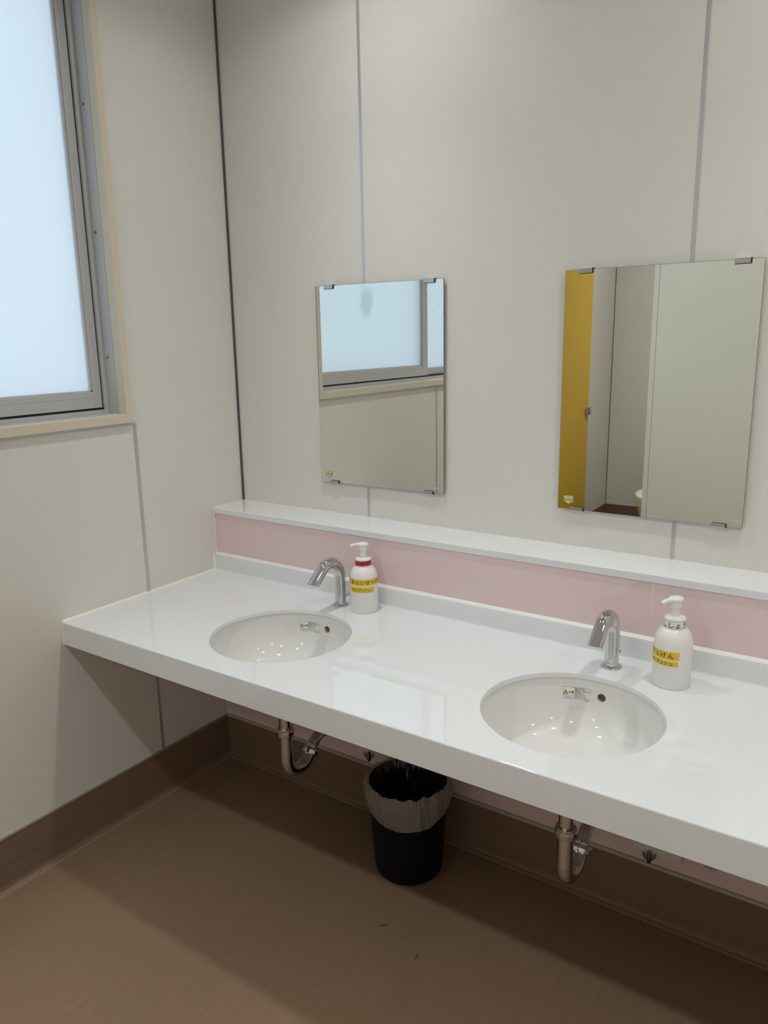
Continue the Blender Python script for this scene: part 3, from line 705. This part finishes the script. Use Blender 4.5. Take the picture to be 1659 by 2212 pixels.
# ------------------------------------------------------------------ faucet control boxes under the worktop
def make_box(label):
    root = thing('control_box', label, 'box', (0, 0, 0), 0, 'grey boxes under the worktop')
    bm = bx(0, 0.116, -0.0600, -0.0006, 0, 0.22, bev=0.0025); link('case', bm, 'box', root)
    bm = bmesh.new(); tube(bm, [(0.043, -0.058, 0.008), (0.043, -0.068, 0.008)], 0.005, n=12); tube(bm, [(0.043, -0.066, 0.010), (0.043, -0.066, -0.006)], [0.0065, 0.0060], n=16); tube(bm, [(0.043, -0.066, -0.006), (0.043, -0.066, -0.017)], [0.0072, 0.0042], n=16)
    v = link('drain_valve', bm, 'brass', root)
    for s in (-1, 1):
        bm = bmesh.new(); poly = [(0.002, -0.0165), (0.0075, -0.0150), (0.0120, -0.0095), (0.0128, -0.0040), (0.0105, -0.0015), (0.0080, -0.0035), (0.0055, -0.0075), (0.002, -0.0090)]
        prism(bm, poly, lambda u, w, d: (0.043+s*u*1.25, -0.066+s*u*0.35+d, (w+0.009)*1.25+s*0.0+u*0.35-0.004), -0.0014, 0.0014)
        link('wing', bm, 'brass', v, smooth=False)
    return root
c1 = make_box('grey box with a wing valve on the pink tiles behind the black bin'); c1.location = (0.6265, YT, 0.2300)
c2 = copy_tree(c1); c2.location = (1.4575, YT, 0.2235); c2['label'] = 'grey box with a wing valve on the pink tiles right of the right drain pipe'
bm = bmesh.new(); tube(bm, [(0, 0, 0), (0, -0.006, 0)], [0.006, 0.005], n=16); tube(bm, [(0.003, -0.004, 0.001), (0.016, -0.010, 0.007)], 0.003, n=10)
hk = tag(link('tile_hook', bm, 'box'), 'tiny pale hook on the pink tiles below the worktop at the right', 'hook'); hk.location = (1.6215, YT-0.0002, 0.1985)

# ------------------------------------------------------------------ waste bin with liner
BX, BY, BH = 0.8700, -0.3050, 0.266
bn = thing('waste_bin', 'black round waste bin with a clear liner under the worktop', 'bin', (BX, BY, 0))
def rb(z): return 0.0945 + (0.1115-0.0945)*z/BH
bm = bmesh.new()
lathe(bm, [(0, 0.0), (0.084, 0.0), (0.0905, 0.003), (0.0938, 0.010), (rb(0.03), 0.03), (rb(0.15), 0.15), (rb(BH), BH), (rb(BH)-0.001, BH+0.002), (rb(BH)-0.003, BH), (rb(0.15)-0.003, 0.15), (0.0915, 0.012), (0.0, 0.010)], n=72)
link('shell', bm, 'bin', bn, angle=50)
def fold(u, v, s, seed): return s*(noise.noise(Vector((math.cos(u)*v[0], math.sin(u)*v[0], v[1]+seed))))
bm = bmesh.new(); n = 300; rows = []
# skirt of the liner: rolled over the rim and hanging outside
sk = [(-0.004, 0.004, 0), (-0.002, 0.008, 1), (0.001, 0.0095, 1), (0.0045, 0.006, 1), (0.007, -0.001, .9), (0.0095, -0.010, .8), (0.0110, -0.022, .9), (0.0120, -0.034, .9), (0.0115, -0.046, .9), (0.0100, -0.058, .9), (0.0070, -0.070, .8), (0.0040, -0.076, .6), (0.0025, -0.074, .5)]
for i, (dr, dz, w) in enumerate(sk):
    row = []
    for k in range(n):
        t = 2*PI*k/n
        wob = fold(t, (5.0, i*0.30), 0.006, 3)*w + fold(t, (14, i*0.55), 0.0045, 9)*w + fold(t, (34, i*0.9), 0.0022, 21)*w
        dip = 0.020*math.cos(t+1.2)*min(1, max(0, -dz)/0.05) + fold(t, (3.0, 0), 0.020, 40)*min(1, max(0, -dz)/0.05)
        rim = (fold(t, (6, 0), 0.008, 55)+fold(t, (30, 0), 0.0026, 77)*(0.4+abs(fold(t, (4, 0), 1.6, 8))))*(1 if i in (1, 2, 3) else 0.4 if i in (0, 4) else 0)
        z = BH+(dz*(0.62+0.45*math.cos(t+1.05)) if dz < 0 else dz)-dip*0.3+rim
        rad = rb(min(z, BH))+max(dr+wob*0.9, 0.0022 if i > 3 else -0.006)
        row.append(bm.verts.new((rad*math.cos(t), rad*math.sin(t), z)))
    rows.append(row)
for A, B in zip(rows, rows[1:]):
    for k in range(n): bm.faces.new((A[k], A[(k+1) % n], B[(k+1) % n], B[k]))
lin = link('liner', bm, 'bag', bn, angle=60); lin['label'] = 'crumpled translucent plastic liner'
bm = bmesh.new(); rows = []
for i in range(14):
    z = BH+0.004-i*0.0175; row = []
    for k in range(n):
        t = 2*PI*k/n; w = min(1, i/2)
        wob = abs(fold(t, (6.0, i*0.5), 0.020, 13)*w) + abs(fold(t, (9, i*0.9), 0.014, 33)*w) + (0.006 if i else 0.0045)
        rad = rb(max(z, 0.02))-0.0035-wob if i else rb(BH)-0.004
        row.append(bm.verts.new((rad*math.cos(t), rad*math.sin(t), max(z, 0.02) + (fold(t, (6, 0), 0.008, 55)+fold(t, (30, 0), 0.0026, 77)*(0.4+abs(fold(t, (4, 0), 1.6, 8))))*(0.4 if i == 0 else 0))))
    rows.append(row)
for A, B in zip(rows, rows[1:]):
    for k in range(n): bm.faces.new((A[k], A[(k+1) % n], B[(k+1) % n], B[k]))
bm.faces.new(rows[-1])
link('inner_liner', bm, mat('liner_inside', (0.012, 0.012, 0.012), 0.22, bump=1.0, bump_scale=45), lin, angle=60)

# ------------------------------------------------------------------ hairs on the floor
def hair(x, y, L, seed, label):
    bm = bmesh.new(); pts = []; a = seed
    p = Vector((0, 0, 0.0011))
    for k in range(12):
        pts.append(p.copy()); a += 0.35*math.sin(seed*3+k*0.8); p = p + Vector((math.cos(a)*L/12, math.sin(a)*L/12, 0))
    tube(bm, pts, 0.0010, n=6)
    o = tag(link('hair_strand', bm, 'hair'), label, 'hair', 'loose hairs on the floor'); o.location = (x, y, 0)
hair(0.9338, -0.5441, 0.022, 0.6, 'short dark hair on the brown floor straight in front of the bin')
hair(1.0637, -0.5706, 0.016, 4.9, 'tiny curled dark hair on the brown floor right of the other hair')

# ------------------------------------------------------------------ toilet stall seen in the right mirror
PY = -2.60
sp = thing('stall_partition', 'off-white toilet stall partition reflected in the right mirror', 'partition', (1.9, PY, 0))
at(link('panel', bx(0.690, XR-0.002, PY-0.018, PY+0.018, 0.10, 2.06, bev=0.001), 'panel', smooth=False), sp)
bm = bmesh.new(); box(bm, 0.660, 0.6885, PY-0.021, PY+0.0205, 0.0, 2.06, bev=0.003)
at(link('edge_post', bm, 'panel', smooth=False), sp)
bm = bmesh.new(); box(bm, 0.690, XR-0.002, PY-0.010, PY+0.010, 0.0, 0.10); at(link('kick_rail', bm, 'alum', smooth=False), sp)
jb = thing('stall_jamb', 'off-white narrow door post against the window wall', 'post', (0.02, PY, 0))
at(link('post', bx(0.006, 0.04, PY-0.021, PY+0.021, 0.0, 2.06, bev=0.002), 'panel', smooth=False), jb)
dr = thing('stall_door', 'yellow toilet stall door standing open against the window wall', 'door', (0.062, PY-0.03, 0.1))
at(link('door_leaf', bx(0.047, 0.077, PY-0.665, PY-0.03, 0.10, 2.05, bev=0.0015), 'yellow_door', smooth=False), dr)
bm = bmesh.new(); box(bm, 0.0765, 0.098, PY-0.664, PY-0.632, 0.915, 0.965, bev=0.003); box(bm, 0.0765, 0.092, PY-0.628, PY-0.598, 0.920, 0.960, bev=0.003)
at(link('latch', bm, 'steel', smooth=False), dr)
for z in (0.35, 1.75):
    bm = bmesh.new(); tube(bm, [(0.06, PY-0.026, z), (0.06, PY-0.026, z+0.09)], 0.008, n=16); at(link('hinge', bm, 'steel'), dr)
TX, TY = 0.628, YF
tl = thing('toilet', 'white toilet bowl in the stall, half hidden by the partition', 'toilet', (TX, -3.33, 0))
def oval(bm, secs, n=48):
    rings = []
    for z, cy, a, b in secs:
        rings.append([bm.verts.new((TX+a*math.cos(2*PI*k/n), cy+b*math.sin(2*PI*k/n)*(1.0 if math.sin(2*PI*k/n) > 0 else 0.85), z)) for k in range(n)])
    for A, B in zip(rings, rings[1:]):
        for k in range(n): bm.faces.new((A[k], A[(k+1) % n], B[(k+1) % n], B[k]))
    bm.faces.new(rings[0][::-1]); bm.faces.new(rings[-1]); return bm
cy = -3.27
at(link('bowl', oval(bmesh.new(), [(0, cy-0.06, 0.115, 0.20), (0.02, cy-0.06, 0.118, 0.205), (0.12, cy-0.05, 0.120, 0.205), (0.22, cy-0.03, 0.140, 0.22), (0.30, cy, 0.170, 0.255), (0.355, cy, 0.183, 0.275), (0.375, cy, 0.185, 0.278), (0.382, cy, 0.180, 0.272)]), 'ceramic', angle=45), tl)
at(link('seat', oval(bmesh.new(), [(0.384, cy, 0.184, 0.276), (0.388, cy, 0.188, 0.281), (0.398, cy, 0.188, 0.281), (0.402, cy, 0.184, 0.276)]), 'plastic_gloss', angle=45), tl)
at(link('lid', oval(bmesh.new(), [(0.404, cy, 0.186, 0.278), (0.408, cy, 0.190, 0.283), (0.420, cy, 0.188, 0.280), (0.428, cy, 0.165, 0.25)]), 'plastic_gloss', angle=45), tl)
at(link('tank', bx(TX-0.19, TX+0.19, -3.76, -3.575, 0.0, 0.80, bev=0.018), 'ceramic'), tl)

# ------------------------------------------------------------------ ceiling downlights
BEAM = [(0.17, 0.0), (0.28, 0.035), (0.375, 0.10), (0.545, 0.16), (0.743, 0.26), (0.80, 0.34), (0.866, 0.52), (0.93, 0.82), (0.97, 0.96), (1.0, 1.0)]
def beam(l):     # the luminaire's light distribution: a core beam with a weaker wide skirt
    l.use_nodes = True; n = l.node_tree; e = n.nodes['Emission']
    t = n.nodes.new('ShaderNodeTexCoord'); sp = n.nodes.new('ShaderNodeSeparateXYZ'); ab = n.nodes.new('ShaderNodeMath'); ab.operation = 'ABSOLUTE'
    r = n.nodes.new('ShaderNodeValToRGB'); r.color_ramp.interpolation = 'EASE'
    el = r.color_ramp.elements
    el[0].position, el[1].position = BEAM[0][0], BEAM[-1][0]
    el[0].color = (0, 0, 0, 1)
    for p_, v in BEAM[1:-1]: x = el.new(p_); x.color = (v, v, v, 1)
    el[-1].color = (1, 1, 1, 1); r.color_ramp.interpolation = 'LINEAR'
    n.links.new(t.outputs['Normal'], sp.inputs[0]); n.links.new(sp.outputs['Z'], ab.inputs[0]); n.links.new(ab.outputs[0], r.inputs['Fac'])
    n.links.new(r.outputs['Color'], e.inputs['Strength'])
def make_down(i, x, y, label):
    root = thing('downlight', label, 'ceiling light', (x, y, CEIL), 0, 'round downlights in the ceiling')
    bm = bmesh.new(); lathe(bm, [(0.061, 0.001), (0.061, -0.004), (0.070, -0.006), (0.078, -0.004), (0.079, -0.0005), (0.061, -0.0005)], n=48); link('ring', bm, 'plastic', root)
    bm = bmesh.new(); lathe(bm, [(0.0605, -0.003), (0.0605, 0.05), (0.0, 0.05)], n=48); link('reflector', bm, 'plastic_gloss', root)
    bm = bmesh.new(); lathe(bm, [(0, 0.030), (0.055, 0.030), (0.055, 0.034), (0, 0.034)], n=40); link('diffuser', bm, 'lamp', root)
    l = bpy.data.lights.new('lamp', 'SPOT'); l.energy = POWER_A if y > -1 else POWER_B if y > -2.4 else POWER_C; l.color = LAMP_COL; l.shadow_soft_size = 0.04
    l.spot_size = CONE; l.spot_blend = BLEND
    beam(l)
    o = bpy.data.objects.new('lamp', l); COL.objects.link(o); o.parent = root; o.location = (0, 0, -0.012)
names_ = ['left', 'middle', 'right']
for i, (x, y) in enumerate(LIGHTS):
    make_down(i, x, y, 'round white ceiling downlight, %s of the row %s' % (names_[i % 3], 'over the worktop' if y > -1 else 'over the middle of the room') if y > -2.4 else 'unseen ceiling downlight added inside the toilet stall to brighten it')
